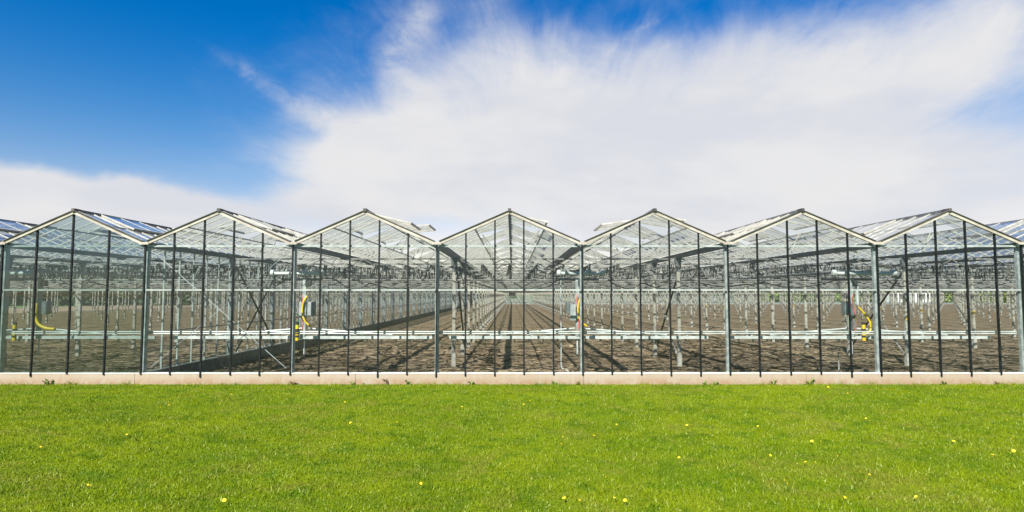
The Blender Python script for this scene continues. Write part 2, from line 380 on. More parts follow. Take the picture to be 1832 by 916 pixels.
def vnoise(x, y, sx, sy, seed):
    rs = np.random.RandomState(seed); g = rs.rand(256, 256)
    X, Y = x * sx + 1000, y * sy + 1000
    xi, yi = np.floor(X).astype(int), np.floor(Y).astype(int); fx, fy = X - xi, Y - yi
    fx = fx * fx * (3 - 2 * fx); fy = fy * fy * (3 - 2 * fy)
    G = lambda a, b: g[a % 256, b % 256]
    return (G(xi, yi) * (1 - fx) + G(xi + 1, yi) * fx) * (1 - fy) + (G(xi, yi + 1) * (1 - fx) + G(xi + 1, yi + 1) * fx) * fy
def visible(x, y, margin=0.06):
    return abs(x) / (y + DIST) < 916 / FPX + margin

# ------------------------------------------------------------------ setting: ground, lawn, soil, path
ZS = -0.08                                                   # level of the soil inside
g_ = MB().quad((-1500, -400, -0.16), (1500, -400, -0.16), (1500, 2500, -0.16), (-1500, 2500, -0.16)).obj('ground', M['field']); tag(g_, kind='structure')
lawn = MB().box(-140, 140, -60, 0.02, -0.12, 0.0).obj('lawn', M['lawn']); tag(lawn, kind='structure')

LEN_R, LEN_L = 127.0, 97.0
xs = np.concatenate([np.arange(-75, -14, 1.0), np.arange(-14, 14, 0.06), np.arange(14, 121, 1.0)])
ys = np.concatenate([np.arange(0.1, 11, 0.05), np.arange(11, 30, 0.25), np.arange(30, 127.5, 1.5)])
X, Y = np.meshgrid(xs, ys)
near = np.clip(1.5 - np.abs(X) / 14, 0, 1) * np.clip((30 - Y) / 12, 0, 1) * np.clip((Y - 0.1) / 0.5, 0, 1)
Z = (vnoise(X, Y, 0.9, 2.4, 1) - .5) * 0.08 + (vnoise(X, Y, 3, 7, 2) - .5) * 0.07 + (vnoise(X, Y, 7, 12, 3) - .5) * 0.06
Z = ZS + Z * near
nx, ny = len(xs), len(ys)
ii = (np.arange(ny - 1)[:, None] * nx + np.arange(nx - 1)[None]).ravel()
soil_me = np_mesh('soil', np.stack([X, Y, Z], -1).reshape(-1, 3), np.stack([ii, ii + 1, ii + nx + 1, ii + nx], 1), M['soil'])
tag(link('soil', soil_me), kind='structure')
tag(MB().box(-8, 118, 116, 126.5, ZS - 0.03, ZS + 0.03).obj('path', M['path']), kind='structure')

# mown grass: countless short blades on the lawn
N = 420000
gy = -8.7 + 8.66 * nrs.rand(N) ** 0.9
half = 0.86 * (gy + DIST) + 1.6
gx = (nrs.rand(N) * 2 - 1) * half
clump = vnoise(gx, gy, 2.2, 2.2, 5) * 0.4 + vnoise(gx, gy, 14, 14, 6) * 0.6
gh = (0.012 + 0.026 * nrs.rand(N)) * (0.25 + 1.5 * clump) * np.where(nrs.rand(N) > 0.99, 1.6, 1)
edge = np.clip(1 + (gy + 0.16) / 0.14, 0, 1); gh *= 1 + edge * nrs.rand(N) * 2.6 * np.clip(vnoise(gx, gy * 0, 3.5, 1, 9) * 1.6 - 0.45, 0, 1)
ang = nrs.rand(N) * 2 * np.pi; wd = 0.0022 + 0.0036 * nrs.rand(N)
la = nrs.rand(N) * 2 * np.pi; ll = gh * (0.15 + 0.8 * nrs.rand(N))
b0 = np.stack([gx - np.cos(ang) * wd, gy - np.sin(ang) * wd, np.zeros(N)], 1)
b1 = np.stack([gx + np.cos(ang) * wd, gy + np.sin(ang) * wd, np.zeros(N)], 1)
tp = np.stack([gx + np.cos(la) * ll, np.minimum(gy + np.sin(la) * ll, -0.006), gh], 1)
grass_me = np_mesh('grass', np.stack([b0, b1, tp], 1).reshape(-1, 3), np.arange(3 * N).reshape(-1, 3), M['blades'])
tag(link('grass', grass_me), 'short mown bright green lawn grass before the glasshouse', 'grass', kind='stuff')

# dry stems left lying on the soil
lm = MB()
for i in range(5200):
    y = 0.3 + 16 * rnd.random() ** 1.5; x = (rnd.random() * 2 - 1) * (0.85 * (y + DIST))
    if abs(x + 8.07) < 0.3: continue
    a = rnd.gauss(0, 0.5) + (math.pi if rnd.random() < .5 else 0); L = 0.1 + 0.45 * rnd.random(); z = ZS + 0.03
    c, s = math.cos(a) * L, math.sin(a) * L
    lm.tube([(x, y, z), (x + c * .5 + rnd.gauss(0, .03), y + s * .5 + rnd.gauss(0, .03), z + 0.03 * rnd.random()), (x + c, y + s, z)], 0.004 + 0.008 * rnd.random(), 3, cap=False)
tag(lm.obj('plant_litter', M['litter']), 'dry brown stems and plant remains littering the bare soil', 'plant litter', kind='stuff')

# ------------------------------------------------------------------ the greenhouse
Z_SILL, Z_RAIL, Z_TIE, Z_GUT, Z_RIDGE = 0.25, 2.05, 3.015, 3.10, 3.80
GF = [-11.21, -8.07, -4.82, -1.65, 1.54, 4.745, 8.03, 11.21]             # gutter lines of the seven bays in front
GUT = [-11.21 - 3.2 * k for k in range(14, 0, -1)] + GF + [11.21 + 3.2 * k for k in range(1, 27)]
MULL = {-11.21: [-10.46, -9.675, -8.875], -8.07: [-7.435, -6.775, -6.125, -5.49], -4.82: [-4.205, -3.565, -2.92, -2.285],
        -1.65: [-1.015, -0.375, 0.26, 0.905], 1.54: [2.175, 2.815, 3.46, 4.105], 4.745: [5.395, 6.065, 6.72, 7.385], 8.03: [8.67, 9.33, 9.985, 10.63]}
gh_ = empty('greenhouse', (0, 0, 0), 'long glass greenhouse with a row of low gables, black glazing bars and bare soil inside', 'greenhouse')

def run_length(xc): return LEN_L if xc < -8.07 else LEN_R
def roof_z(f): return Z_GUT + (Z_RIDGE - Z_GUT) * f                      # f: 0 at gutter, 1 at ridge

# plinth under the glass front, with its casting joints
pl = MB()
cuts = [-17.6, -13.1, -8.2, -3.4, 1.55, 6.4, 11.3, 17.6]
for a, b in zip(cuts[:-1], cuts[1:]):
    pl.box(a + 0.004, b - 0.004, -0.012, 0.16, -0.3, 0.232)
pl.obj('plinth', M['concrete'], gh_)
MB().box(-17.6, 17.6, -0.018, 0.10, 0.2345, 0.252).obj('sill', M['sill'], gh_)

def gable(x0, x1, mull):
    ridge = (x0 + x1) / 2; half = (x1 - x0) / 2
    zr = lambda x: roof_z(1 - abs(x - ridge) / half)
    w_ = MB()                                                            # the wall's own rails: mid rail, tie bar and head angle
    w_.box(x0 + 0.03, x1 - 0.03, 0.004, 0.044, Z_RAIL - 0.018, Z_RAIL + 0.018)
    w_.box(x0 + 0.03, x1 - 0.03, 0.004, 0.050, Z_TIE - 0.018, Z_TIE + 0.022)
    gw = w_.obj('gable_wall', M['white_rail'], gh_)
    xs_ = [x0] + mull + [x1]
    for x in mull + [x1] + ([x0] if x0 < -17 else []):
        zt = (zr(x) - 0.06) if x not in (x0, x1) else Z_GUT - 0.02
        b = MB().box(x - 0.0165, x + 0.0165, -0.036, -0.004, 0.155 + rnd.random() * 0.075, zt)
        b.box(x - 0.009, x + 0.009, -0.004, 0.02, 0.26, zt - 0.01)
        for zc in (Z_RAIL,): b.box(x - 0.021, x + 0.021, -0.040, -0.034, zc - 0.012, zc + 0.012)
        b.obj('mullion', M['mullion'], gw)
    for a, b in zip(xs_[:-1], xs_[1:]):
        pts = [(a + 0.012, -0.02, Z_SILL), (b - 0.012, -0.02, Z_SILL), (b - 0.012, -0.02, zr(b - 0.012) - 0.03)]
        if a < ridge < b: pts.append((ridge, -0.02, Z_RIDGE - 0.03))
        pts.append((a + 0.012, -0.02, zr(a + 0.012) - 0.03))
        MB().add(pts, [tuple(range(len(pts)))]).obj('glass_pane', M['green_glass' if x1 < -8 else 'facade_glass'], gw)
    for s in (-1, 1):
        xe = ridge + s * (half - 0.05); ze = zr(xe)
        t = MB().bar((ridge + s * 0.006, -0.045, Z_RIDGE - 0.044), (xe, -0.045, ze - 0.044), 0.06, 0.068)
        t.obj('rafter', M['cream'], gw)
        MB().bar((ridge + s * 0.004, -0.05, Z_RIDGE + 0.0005), (xe, -0.05, ze + 0.0005), 0.10, 0.015).obj('edge_cap', M['cap'], gw)
    MB().box(ridge - 0.034, ridge + 0.034, -0.11, 0.10, Z_RIDGE - 0.03, Z_RIDGE + 0.04).obj('ridge_end', M['cap'], gw)
    return gw

fb = list(zip(GUT[:-1], GUT[1:]))
front = [(a, b) for a, b in fb if a > -17.7 and b < 17.7]
walls = {}
for a, b in front:
    mull = MULL.get(a) or [a + (b - a) * k / 5 for k in (1, 2, 3, 4)]
    walls[a] = gable(a, b, mull)
# wind bracing rods behind the glass of the second bay
br = walls[-8.07]
MB().tube([(-7.95, 0.09, 2.90), (-4.95, 0.09, 0.34)], 0.008, 6).obj('brace', M['galv'], br)
MB().tube([(-7.95, 0.115, 0.34), (-4.95, 0.115, 2.90)], 0.006, 6).obj('brace', M['galv'], br)

# gutters, front columns
def gutter_mb(L):
    m = MB(); y0, y1 = 0.0, L
    prof = [(-0.12, 3.085), (-0.07, 2.985), (0.07, 2.985), (0.12, 3.085), (0.113, 3.088), (0.065, 2.993), (-0.065, 2.993), (-0.113, 3.088)]
    m.add([(x, y0, z) for x, z in prof] + [(x, y1, z) for x, z in prof], [(i, (i + 1) % 8, (i + 1) % 8 + 8, i + 8) for i in range(8)] + [tuple(range(8))])
    return m
gut_me = {L: gutter_mb(L).mesh('gutter', M['galv_dark']) for L in (LEN_L, LEN_R)}
gend = MB().box(-0.10, 0.10, -0.085, -0.006, 3.045, 3.098).mesh('gutter_end', M['cream'])
gcol = MB().box(-0.04, 0.04, 0.06, 0.14, 0.20, 2.98).box(-0.055, 0.055, 0.055, 0.145, 0.2525, 0.275).mesh('front_column', M['galv'])
for x in GUT:
    g2 = link('gutter', gut_me[run_length(x)], gh_, (x, 0, 0))
    if -17.7 < x < 17.7:
        link('gutter_end', gend, g2)
        link('front_column', gcol, gh_, (x, 0, 0))

# roofs: glass with vent openings along the ridge, glazing bars, ridge cap, vents
MOD, VW, VF = 3.0, 1.5, 0.52            # module along the length, vent width, vent share of the slope
HB = 1.6
def slope_pt(f, y, dz=0.0): return ((HB - 0.07) * (1 - f), y, roof_z(0.04 + 0.96 * f) + dz)
def slope_mb(L, off):
    gl, ba = MB(), MB(); n = int(L / MOD)
    P = lambda f, y: slope_pt(f, y)
    gl.quad(P(0, -0.03), P(0, L), P(1 - VF, L), P(1 - VF, -0.03))
    y = -0.03
    for k in range(n):
        v0 = 0.75 + off + k * MOD; v1 = v0 + VW
        gl.quad(P(1 - VF, y), P(1 - VF, v0), P(1, v0), P(1, y)); y = v1
    gl.quad(P(1 - VF, y), P(1 - VF, L), P(1, L), P(1, y))
    k = 0
    while k * 0.5 < L:
        yy = k * 0.5; m_ = (yy - 0.75 - off) % MOD
        inside = 0.01 < m_ < VW - 0.01
        a = slope_pt(0, yy, 0.0); b = slope_pt(1 - VF if inside else 1, yy, 0.0)
        ba.bar(a, b, 0.02, 0.028); k += 1
    ba.bar(slope_pt(1 - VF, 0, 0.0), slope_pt(1 - VF, L, 0.0), 0.03, 0.03)
    return gl, ba
SL = {}
for L in (LEN_L, LEN_R):
    for off in (0.0, 1.0):
        gl, ba = slope_mb(L, off)
        SL[L, off] = (gl.mesh('roof_slope', M['roof_glass']), ba.mesh('glazing_bars', M['bar']), gl.mesh('roof_slope_clear', M['roof_clear']))
RIDGE_ME = {L: MB().box(-0.035, 0.035, 0.10, L, 3.785, 3.835).mesh('ridge_cap', M['galv_dark']) for L in (LEN_L, LEN_R)}
PITCH = math.atan2(Z_RIDGE - Z_GUT, HB)
VL = VF * 1.72
def vent_mb(rod=True):
    m = MB()
    m.quad((0.02, 0.02, 0.012), (VL, 0.02, 0.012), (VL, VW - 0.02, 0.012), (0.02, VW - 0.02, 0.012), 0)
    for yy in (0.015, VW / 2, VW - 0.015): m.bar((0.0, yy, 0), (VL, yy, 0), 0.028, 0.035, 1)
    m.bar((VL, 0, 0), (VL, VW, 0), 0.04, 0.045, 1); m.bar((0.02, 0, 0), (0.02, VW, 0), 0.03, 0.035, 1)
    return m
vent_a, vent_b = vent_mb().mesh('vent', [M['roof_glass'], M['bar']]), vent_mb().mesh('vent_clear', [M['roof_clear'], M['bar']])
rod_me = MB().tube([(VL * 0.92, VW * .42, -0.02), (0.50, VW * .42, -1.0)], 0.013, 5).tube([(VL * 0.92, VW * .58, -0.02), (0.28, VW * .58, -0.95)], 0.013, 5).mesh('push_rod', M['bar'])
def vents_rest(L, off, k0, openings, mats):
    base = vent_mb(); V = np.array(base.v); m = MB()
    for k in range(k0, int(L / MOD)):
        a = PITCH - openings[k % len(openings)]
        x = V[:, 0] * math.cos(a) + V[:, 2] * math.sin(a); z = -V[:, 0] * math.sin(a) + V[:, 2] * math.cos(a)
        o = len(m.v); m.v += list(zip((x).tolist(), (V[:, 1] + 0.75 + off + k * MOD).tolist(), (z + Z_RIDGE + 0.02).tolist()))
        m.f += [tuple(i + o for i in f) for f in base.f]; m.mi += base.mi
    return m.mesh('far_vents', mats)
VNEAR = 4
OPEN = [R(a) for a in (9, 14, 7, 12, 10, 16)]
REST = {(L, off, c, sh): vents_rest(L, off, k0, [R(1.2)] if sh else OPEN, [M['roof_clear' if c else 'roof_glass'], M['bar']]) for L in (LEN_L, LEN_R) for off in (0.0, 1.0) for c in (0, 1) for sh in (0, 1) for k0 in ((VNEAR,))}
SPECIAL = {(-4.82, 1, 1): 30, (-1.65, 1, 2): 22, (1.54, -1, 0): 16, (1.54, -1, 2): 9, (4.745, -1, 2): 18, (-11.21, 1, 1): 17, (-14.41, 1, 1): 20, (4.745, -1, 0): 1, (8.03, -1, 0): 1, (8.03, -1, 1): 2, (8.03, -1, 2): 3, (-8.07, 1, 0): 1, (-8.07, 1, 1): 2}
for a, b in fb:
    xc = (a + b) / 2; L = run_length(xc); sx = (b - a) / 3.2
    clear = a in (-11.21, -14.41) or a > 7.9
    for s in (-1, 1):
        off = 0.0 if s > 0 else 1.0
        sl = link('roof_slope', SL[L, off][2 if clear else 0], gh_, (xc, 0, 0), scale=(sx * s, 1, 1))
        link('glazing_bars', SL[L, off][1], sl)
        near_bay = -14.5 < a < 11.3
        outer = (a < -4.9 and s > 0) or (a > 4.7 and s < 0)                  # slopes seen from outside: vents mostly shut
        rest = link('vents', REST[L, off, int(clear), int(outer)], sl)
        tag(rest, kind='stuff')
        for k in range(VNEAR):
            op = R(SPECIAL.get((a, s, k), 1.2 if outer else 8 + rnd.random() * 7))
            v = link('vent', vent_b if clear else vent_a, sl, (0, 0.75 + off + k * MOD, Z_RIDGE + 0.02), (0, PITCH - op, 0))
    link('ridge_cap', RIDGE_ME[L], gh_, (xc, 0, 0))
# vent push rods under the near roofs
for a, b in fb:
    if not -8.2 < a < 8.1: continue
    xc = (a + b) / 2
    for s in (-1, 1):
        for k in range(3):
            y = 1.5 + (0.0 if s > 0 else 1.0) + k * MOD
            m = MB()
            m.tube([(xc + s * 0.72, y - 0.1, 3.52), (xc + s * 0.30, y - 0.1, 2.98)], 0.012, 5)
            m.tube([(xc + s * 0.72, y + 0.1, 3.52), (xc + s * 0.50, y + 0.1, 2.98)], 0.012, 5)
            m.obj('push_rod', M['bar'], gh_)

# posts on every second gutter line, trusses between them
rows = [g for g in GUT if abs(((GUT.index(g) - GUT.index(-1.65)) % 2)) < 1e-6]
Y0, DY = 4.05, 3.0
post_mb = MB().box(-0.043, 0.043, -0.043, 0.043, 0.28, 2.60, 0).box(-0.058, 0.058, -0.058, 0.058, -0.2, 0.28, 1)
post_mb.add([(-0.05, -0.045, 2.60), (0.05, -0.045, 2.60), (0.05, 0.045, 2.60), (-0.05, 0.045, 2.60), (-0.11, -0.045, 3.02), (0.11, -0.045, 3.02), (0.11, 0.045, 3.02), (-0.11, 0.045, 3.02)],
            [(0, 1, 5, 4), (1, 2, 6, 5), (2, 3, 7, 6), (3, 0, 4, 7), (4, 5, 6, 7)], 2)
PM = [M['post'], M['footing'], M['galv_dark']]
post_me = post_mb.mesh('post', PM)
def truss_mb():
    m = MB()
    for z in (2.965, 2.63): m.box(0.06, 6.34, -0.022, 0.022, z - 0.02, z + 0.02)
    n = 10; x0, x1 = 0.15, 6.25
    for k in range(n):
        xa = x0 + (x1 - x0) * k / n; xb = x0 + (x1 - x0) * (k + 1) / n
        za, zb = (2.95, 2.645) if k % 2 == 0 else (2.645, 2.95)
        m.bar((xa, 0, za), (xb, 0, zb), 0.022, 0.022, up=(0, 1, 0))
    m.tube([(0.05, 0.05, 2.36), (6.35, 0.05, 2.36)], 0.022, 5)
    for x in (1.1, 3.2, 5.3): m.box(x - 0.006, x + 0.006, 0.044, 0.056, 2.36, 2.62)
    m.bar((3.2, 0, 2.965), (3.2, 0, 3.02), 0.10, 0.10)
    return m
tmb = truss_mb(); truss_me = tmb.mesh('truss', M['truss'])
P_all, T_all = [], []
for i, x in enumerate(rows):
    L = run_length(x - 0.1 if x < -8 else x)
    if abs(x + 8.07) < 0.01: L = LEN_R
    y = Y0
    while y < L - 1:
        if visible(x, y) and abs(x + 8.07) > 0.01: P_all.append((x, y))
        if i + 1 < len(rows) and y < (LEN_L if x < -8.1 else LEN_R) - 1:
            if visible(x, y, 0.02) or visible(rows[i + 1], y, 0.02) or visible((x + rows[i + 1]) / 2, y): T_all.append((x, y, rows[i + 1]))
        y += DY
P_all.sort(key=lambda q: q[1]); T_all.sort(key=lambda q: q[1])
trap = MB().box(-0.035, 0.035, -0.062, -0.056, 1.22, 1.34).mesh('sticky_trap', M['yellow'])
for k, (x, y) in enumerate(P_all[:100]):
    po = link('post', post_me, gh_, (x, y, 0))
    if k in (3, 7, 9, 14, 20, 26, 33, 41, 52): link('sticky_trap', trap, po)
replicate('distant_posts', post_mb, [(x, y, 0, 1) for x, y in P_all[100:]], PM, gh_)
for x, y, x2 in T_all[:100]: link('truss', truss_me, gh_, (x, y, 0), scale=((x2 - x) / 6.4, 1, 1))
replicate('distant_trusses', tmb, [(x, y, 0, (x2 - x) / 6.4) for x, y, x2 in T_all[100:]], [M['truss']], gh_)
print('posts', len(P_all), 'trusses', len(T_all))
# X bracing between the first and second posts of the near rows
for x in rows:
    if x < -8.2 or x > 18 or abs(x + 8.07) < 0.01: continue
    MB().tube([(x + 0.07, Y0, 2.75), (x + 0.07, Y0 + DY, 0.25)], 0.03, 6).obj('brace', M['black'], gh_)
    MB().tube([(x - 0.07, Y0 + DY, 2.75), (x - 0.07, Y0, 0.25)], 0.022, 6).obj('brace', M['truss'], gh_)
# trolley rails hung below the intermediate gutters, crop wires
for x in (-11.21, -4.82, 1.54, 8.03):
    for s in (-1, 1):
        MB().tube([(x + s * 0.28, 0.35, 2.50), (x + s * 0.28, 95, 2.50)], 0.022, 6).obj('trolley_rail', M['galv'], gh_)
wm = MB()
for a, b in fb:
    if a < -40 or a > 60: continue
    for k in range(5):
        x = a + (b - a) * (k + 0.5) / 5
        wm.box(x - 0.004, x + 0.004, 0.4, 95, 2.655, 2.663)
tag(wm.obj('crop_wires', M['galv_dark'], gh_), kind='stuff')

# bundles of crop string and hooks still hanging from the wires
hm = MB()
for i in range(11000):
    y = 1.0 + 75 * rnd.random() ** 1.4; half_ = min(0.86 * (y + DIST), 60)
    a = (rnd.random() * 2 - 1) * half_
    bay = math.floor((a + 1.65) / 3.2); x = -1.65 + bay * 3.2 + 3.2 * (rnd.randrange(5) + 0.5) / 5 + rnd.gauss(0, 0.02)
    if abs(x + 8.07) < 0.3: continue
    z1 = 2.66; z0 = z1 - 0.06 - 0.22 * rnd.random() ** 2; w2 = 0.004 + 0.011 * rnd.random(); x2 = x + rnd.gauss(0, 0.03)
    hm.add([(x - w2, y, z1), (x + w2, y + 0.01, z1), (x2 + w2, y + 0.02, z0), (x2 - w2, y - 0.01, z0), (x, y + 0.03, (z0 + z1) / 2)], [(0, 1, 4), (1, 2, 4), (2, 3, 4), (3, 0, 4)])
tag(hm.obj('crop_strings', M['strings']), 'grey brown bundles of crop string hanging from the overhead wires', 'crop strings', kind='stuff')

# far end wall
em0, em1, eg, ec = MB(), MB(), MB(), MB()
for a, b in fb:
    y = run_length((a + b) / 2); rd = (a + b) / 2; em = em1 if a < -8.2 else em0
    for k in range(5):
        x = a + (b - a) * k / 5; zt = roof_z(1 - abs(x - rd) / ((b - a) / 2))
        wd = 0.045 if k == 0 else 0.02
        em.box(x - wd, x + wd, y, y + 0.06, 0.2, zt)
    for z in (0.22, 1.1, 2.05, 3.0): em.box(a, b, y + 0.061, y + 0.10, z - 0.03, z + 0.03)
    em.box(a, b, y + 0.02, y + 0.2, -0.3, 0.16)
    (ec if a < -8.2 or a > 55 else eg).add([(a, y + 0.03, 0.2), (b, y + 0.03, 0.2), (b, y + 0.03, Z_GUT), (rd, y + 0.03, Z_RIDGE), (a, y + 0.03, Z_GUT)], [(0, 1, 2, 3, 4)])
tag(em0.obj('end_wall', M['white_rail'], gh_), kind='stuff'); tag(em1.obj('end_wall', M['galv_dark'], gh_), kind='stuff')
eg.obj('end_glass', M['end_glass'], gh_); ec.obj('end_glass', M['facade_glass'], gh_)
MB().box(-0.75, 0.75, 126.4, 126.9, 1.75, 2.75).box(-0.85, 0.85, 126.38, 126.42, 1.68, 1.745).obj('fan_housing', M['black'], gh_)
# outer side wall far right
sm, sg = MB(), MB()
xr = GUT[-1]
for k in range(0, 130): sm.box(xr - 0.02, xr + 0.02, k * 0.98, k * 0.98 + 0.04, 0.2, 3.0)
sm.box(xr - 0.05, xr + 0.05, 0, 127, -0.3, 0.2)
tag(sm.obj('side_wall', M['white_rail'], gh_), kind='stuff')

# ------------------------------------------------------------------ glass partition between the two compartments
PX = -8.07
pw = empty('partition_wall', (PX, 0, 0), 'glazed partition wall with pale mullions on a grey concrete plinth, running back between second bay and first bay', 'partition wall')
PLEN = LEN_R
MB().box(-0.09, 0.09, 0.17, PLEN, -0.3, 0.25).obj('plinth', M['grey_concrete'], pw)
mm = MB().box(-0.018, 0.018, -0.018, 0.018, 0.25, 3.0); mme = mm.mesh('mullion', M['white_rail'])
nm = int(PLEN / 0.66)
far = []
for k in range(1, nm):
    y = k * 0.66 + 0.1
    if k <= 100: link('mullion', mme, pw, (0, y, 0))
    else: far.append((0, y, 0, 1))
replicate('distant_mullions', mm, far, [M['white_rail']], pw)
cme = MB().box(-0.055, 0.055, -0.06, 0.06, 0.252, 3.015).mesh('column', M['galv'])
y = Y0
while y < PLEN:
    link('column', cme, pw, (0.09, y, 0)); y += DY
MB().quad((0.03, 0.17, 0.25), (0.03, PLEN, 0.25), (0.03, PLEN, 3.0), (0.03, 0.17, 3.0)).obj('glass', M['part_glass'], pw)
for z in (1.10, 2.05):
    MB().box(0.032, 0.06, 0.2, PLEN, z - 0.015, z + 0.015).obj('rail', M['galv'], pw)
MB().tube([(0.19, Y0, 2.75), (0.19, Y0 + DY, 0.35)], 0.028, 6).obj('brace', M['black'], pw)
MB().tube([(0.25, Y0 + DY, 2.75), (0.25, Y0, 0.35)], 0.028, 6).obj('brace', M['black'], pw)

# ------------------------------------------------------------------ white pipes along the inside of the front
for z, lab in ((1.128, 'upper of two thin white pipes running along inside the glass front'), (1.085, 'lower of two thin white pipes running along inside the glass front')):
    hp = tag(MB().tube([(-17.2, 0.20, z), (17.2, 0.20, z)], 0.0145, 8).obj('pipe', M['pipe'], None), lab, 'pipe', 'white pipes along the front')
    for a, b in front:
        for f in (0.47,):
            MB().box(a + (b - a) * f - 0.012, a + (b - a) * f + 0.012, 0.182, 0.218, z - 0.018, z + 0.018).obj('clamp', M['pipe'], hp)

# ------------------------------------------------------------------ spray booms hanging from trolleys
BOOM_LABELS = {-11.21: 'spray boom with yellow hose hanging inside first bay at the far left', -4.82: 'spray boom with white control box hanging behind the gutter between second and third bays',
               1.54: 'spray boom hanging behind the gutter between fourth and fifth bays, beside the centre bay', 8.03: 'spray boom with red and yellow hoses hanging behind the gutter between sixth and seventh bays'}
def curve(pts, n=8):
    """smooth path through points (Catmull-Rom)"""
    P_ = [Vector(q) for q in pts]; P_ = [P_[0]] + P_ + [P_[-1]]; o = []
    for i in range(1, len(P_) - 2):
        p0, p1, p2_, p3 = P_[i - 1:i + 3]
        for k in range(n):
            t = k / n
            o.append(0.5 * ((2 * p1) + (-p0 + p2_) * t + (2 * p0 - 5 * p1 + 4 * p2_ - p3) * t * t + (-p0 + 3 * p1 - 3 * p2_ + p3) * t ** 3))
    o.append(P_[-2]); return o
def spray_boom(x, kind):
    y = 0.76
    t = empty('spray_boom', (x, y, 0), BOOM_LABELS[x], 'spray boom', 'spray booms hanging inside the glass front')
    mx = (0.28, 0.02, -0.03, -0.18)[kind]                          # where the mast stands beside the gutter line
    # carriage: white tube with rounded drums at its ends, running on the rails
    xl, xr_ = [(-0.46, 0.06), (-0.74, 0.40), (-0.45, 0.56), (-0.55, 0.84)][kind]
    MB().tube([(xl, 0, 2.44), (xr_, 0, 2.44)], 0.04, 10).obj('carriage_tube', M['pipe'], t)
    for xe in (xl, xl * 0.35 + xr_ * 0.65, xr_): MB().tube([(xe - 0.05, 0, 2.45), (xe - 0.03, 0, 2.45), (xe + 0.03, 0, 2.45), (xe + 0.05, 0, 2.45)], [0.045, 0.075, 0.075, 0.045], 12).obj('wheel', M['pipe'], t)
    for s in (-0.28, 0.28): MB().box(s - 0.02, s + 0.02, -0.03, 0.03, 2.44, 2.53).obj('hanger', M['galv'], t)
    ta, tb = [(-0.42, 0.30), (-0.53, 0.41), (-0.47, 0.47), (-0.85, 0.37)][kind]
    MB().box(ta, tb, -0.03, 0.05, 2.285, 2.325).obj('cable_tray', M['black'], t)
    MB().box(mx + 0.02, mx + 0.14, -0.05, 0.05, 2.14, 2.284).obj('motor', M['black'], t)
    MB().box(mx - 0.04, mx + 0.04, -0.035, 0.035, 0.99, 2.30).obj('mast', M['galv'], t)
    if kind == 3: MB().box(mx + 0.14, mx + 0.19, 0.02, 0.06, 1.72, 2.14).obj('light_tube', M['pipe'], t)
    # control boxes
    boxes = [[(-0.07, 0.0, 1.46, 1.76, 'boxgrey'), (0.12, 0.23, 1.50, 1.80, 'bluegrey')], [(-0.09, 0.07, 1.44, 1.78, 'boxgrey'), (0.10, 0.19, 1.46, 1.78, 'boxgrey'), (0.194, 0.25, 1.46, 1.78, 'bluegrey')],
             [(-0.17, -0.04, 1.36, 1.72, 'boxgrey'), (-0.26, -0.175, 1.52, 1.78, 'bluegrey')], [(-0.20, -0.05, 1.48, 1.80, 'bluegrey'), (-0.03, 0.05, 1.15, 1.74, 'bluegrey')]][kind]
    for xa, xb, za, zb, mk in boxes:
        b1 = MB().box(mx + xa, mx + xb, -0.10, 0.06, za, zb).obj('control_box', M[mk], t)
        MB().box(mx + xa + 0.012, mx + xb - 0.012, -0.107, -0.1003, za + 0.015, zb - 0.015).obj('door', M[mk], b1)
    # hoses
    if kind == 3: yp = [(mx + 0.10, -.12, 1.66), (mx + 0.22, -.13, 1.52), (mx + 0.33, -.14, 1.34), (mx + 0.36, -.14, 1.18), (mx + 0.28, -.14, 1.07), (mx + 0.18, -.14, 1.02)]
    elif kind == 0: yp = [(mx + 0.03, -.13, 1.75), (mx + 0.03, -.14, 1.50), (mx + 0.08, -.14, 1.30), (mx + 0.25, -.14, 1.19), (mx + 0.48, -.14, 1.16)]
    else: yp = [(mx + 0.10, -.12, 1.92), (mx + 0.03, -.14, 1.80), (mx + 0.0, -.15, 1.62), (mx + 0.02, -.15, 1.45), (mx + 0.10, -.15, 1.30), (mx + 0.22, -.14, 1.22)]
    MB().tube(curve(yp), 0.034 if kind == 0 else 0.022, 8).obj('yellow_hose', M['yellow'], t, smooth=True)
    MB().tube(curve([(mx - 0.02, -.12, 1.95), (mx - 0.01, -.13, 1.6), (mx + 0.02, -.13, 1.35), (mx - 0.01, -.13, 1.08)]), 0.010, 8).obj('red_hose', M['red'], t, smooth=True)
    # black and yellow striped float hanging at the mast
    fx = mx + {0: -0.44, 1: -0.11, 2: 0.09, 3: 0.19}[kind]
    fl = MB(); z = 0.90; k = 0
    seg = [0.07, 0.05, 0.09, 0.06, 0.09, 0.06]
    for h in seg:
        fl.tube([(fx, -0.14, z), (fx, -0.14, z + h)], 0.042, 10, mi=k % 2); z += h; k += 1
    fl.obj('striped_float', [M['yellow'], M['black']], t)
    MB().tube([(fx, -0.14, z), (fx, -0.05, 1.42)], 0.006, 5).obj('cord', M['black'], t)
    # the boom itself: white beam with nozzles, stays and a foot bracket
    bm = MB().box(-2.98, 2.98, -0.03, 0.03, 0.93, 0.995)
    bm = bm.obj('boom', M['pipe'], t)
    for k in range(18):
        xn = -2.8 + 5.6 * k / 17
        MB().box(xn - 0.022, xn + 0.022, -0.02, 0.02, 0.895, 0.929).tube([(xn, 0, 0.895), (xn, 0, 0.865)], 0.012, 6).obj('nozzle', M['black'], bm)
    for k in range(8):
        xn = -2.5 + 5.0 * k / 7
        MB().box(xn - 0.02, xn + 0.02, -0.012, 0.012, 0.996, 1.02).obj('joint', M['boxgrey'], bm)
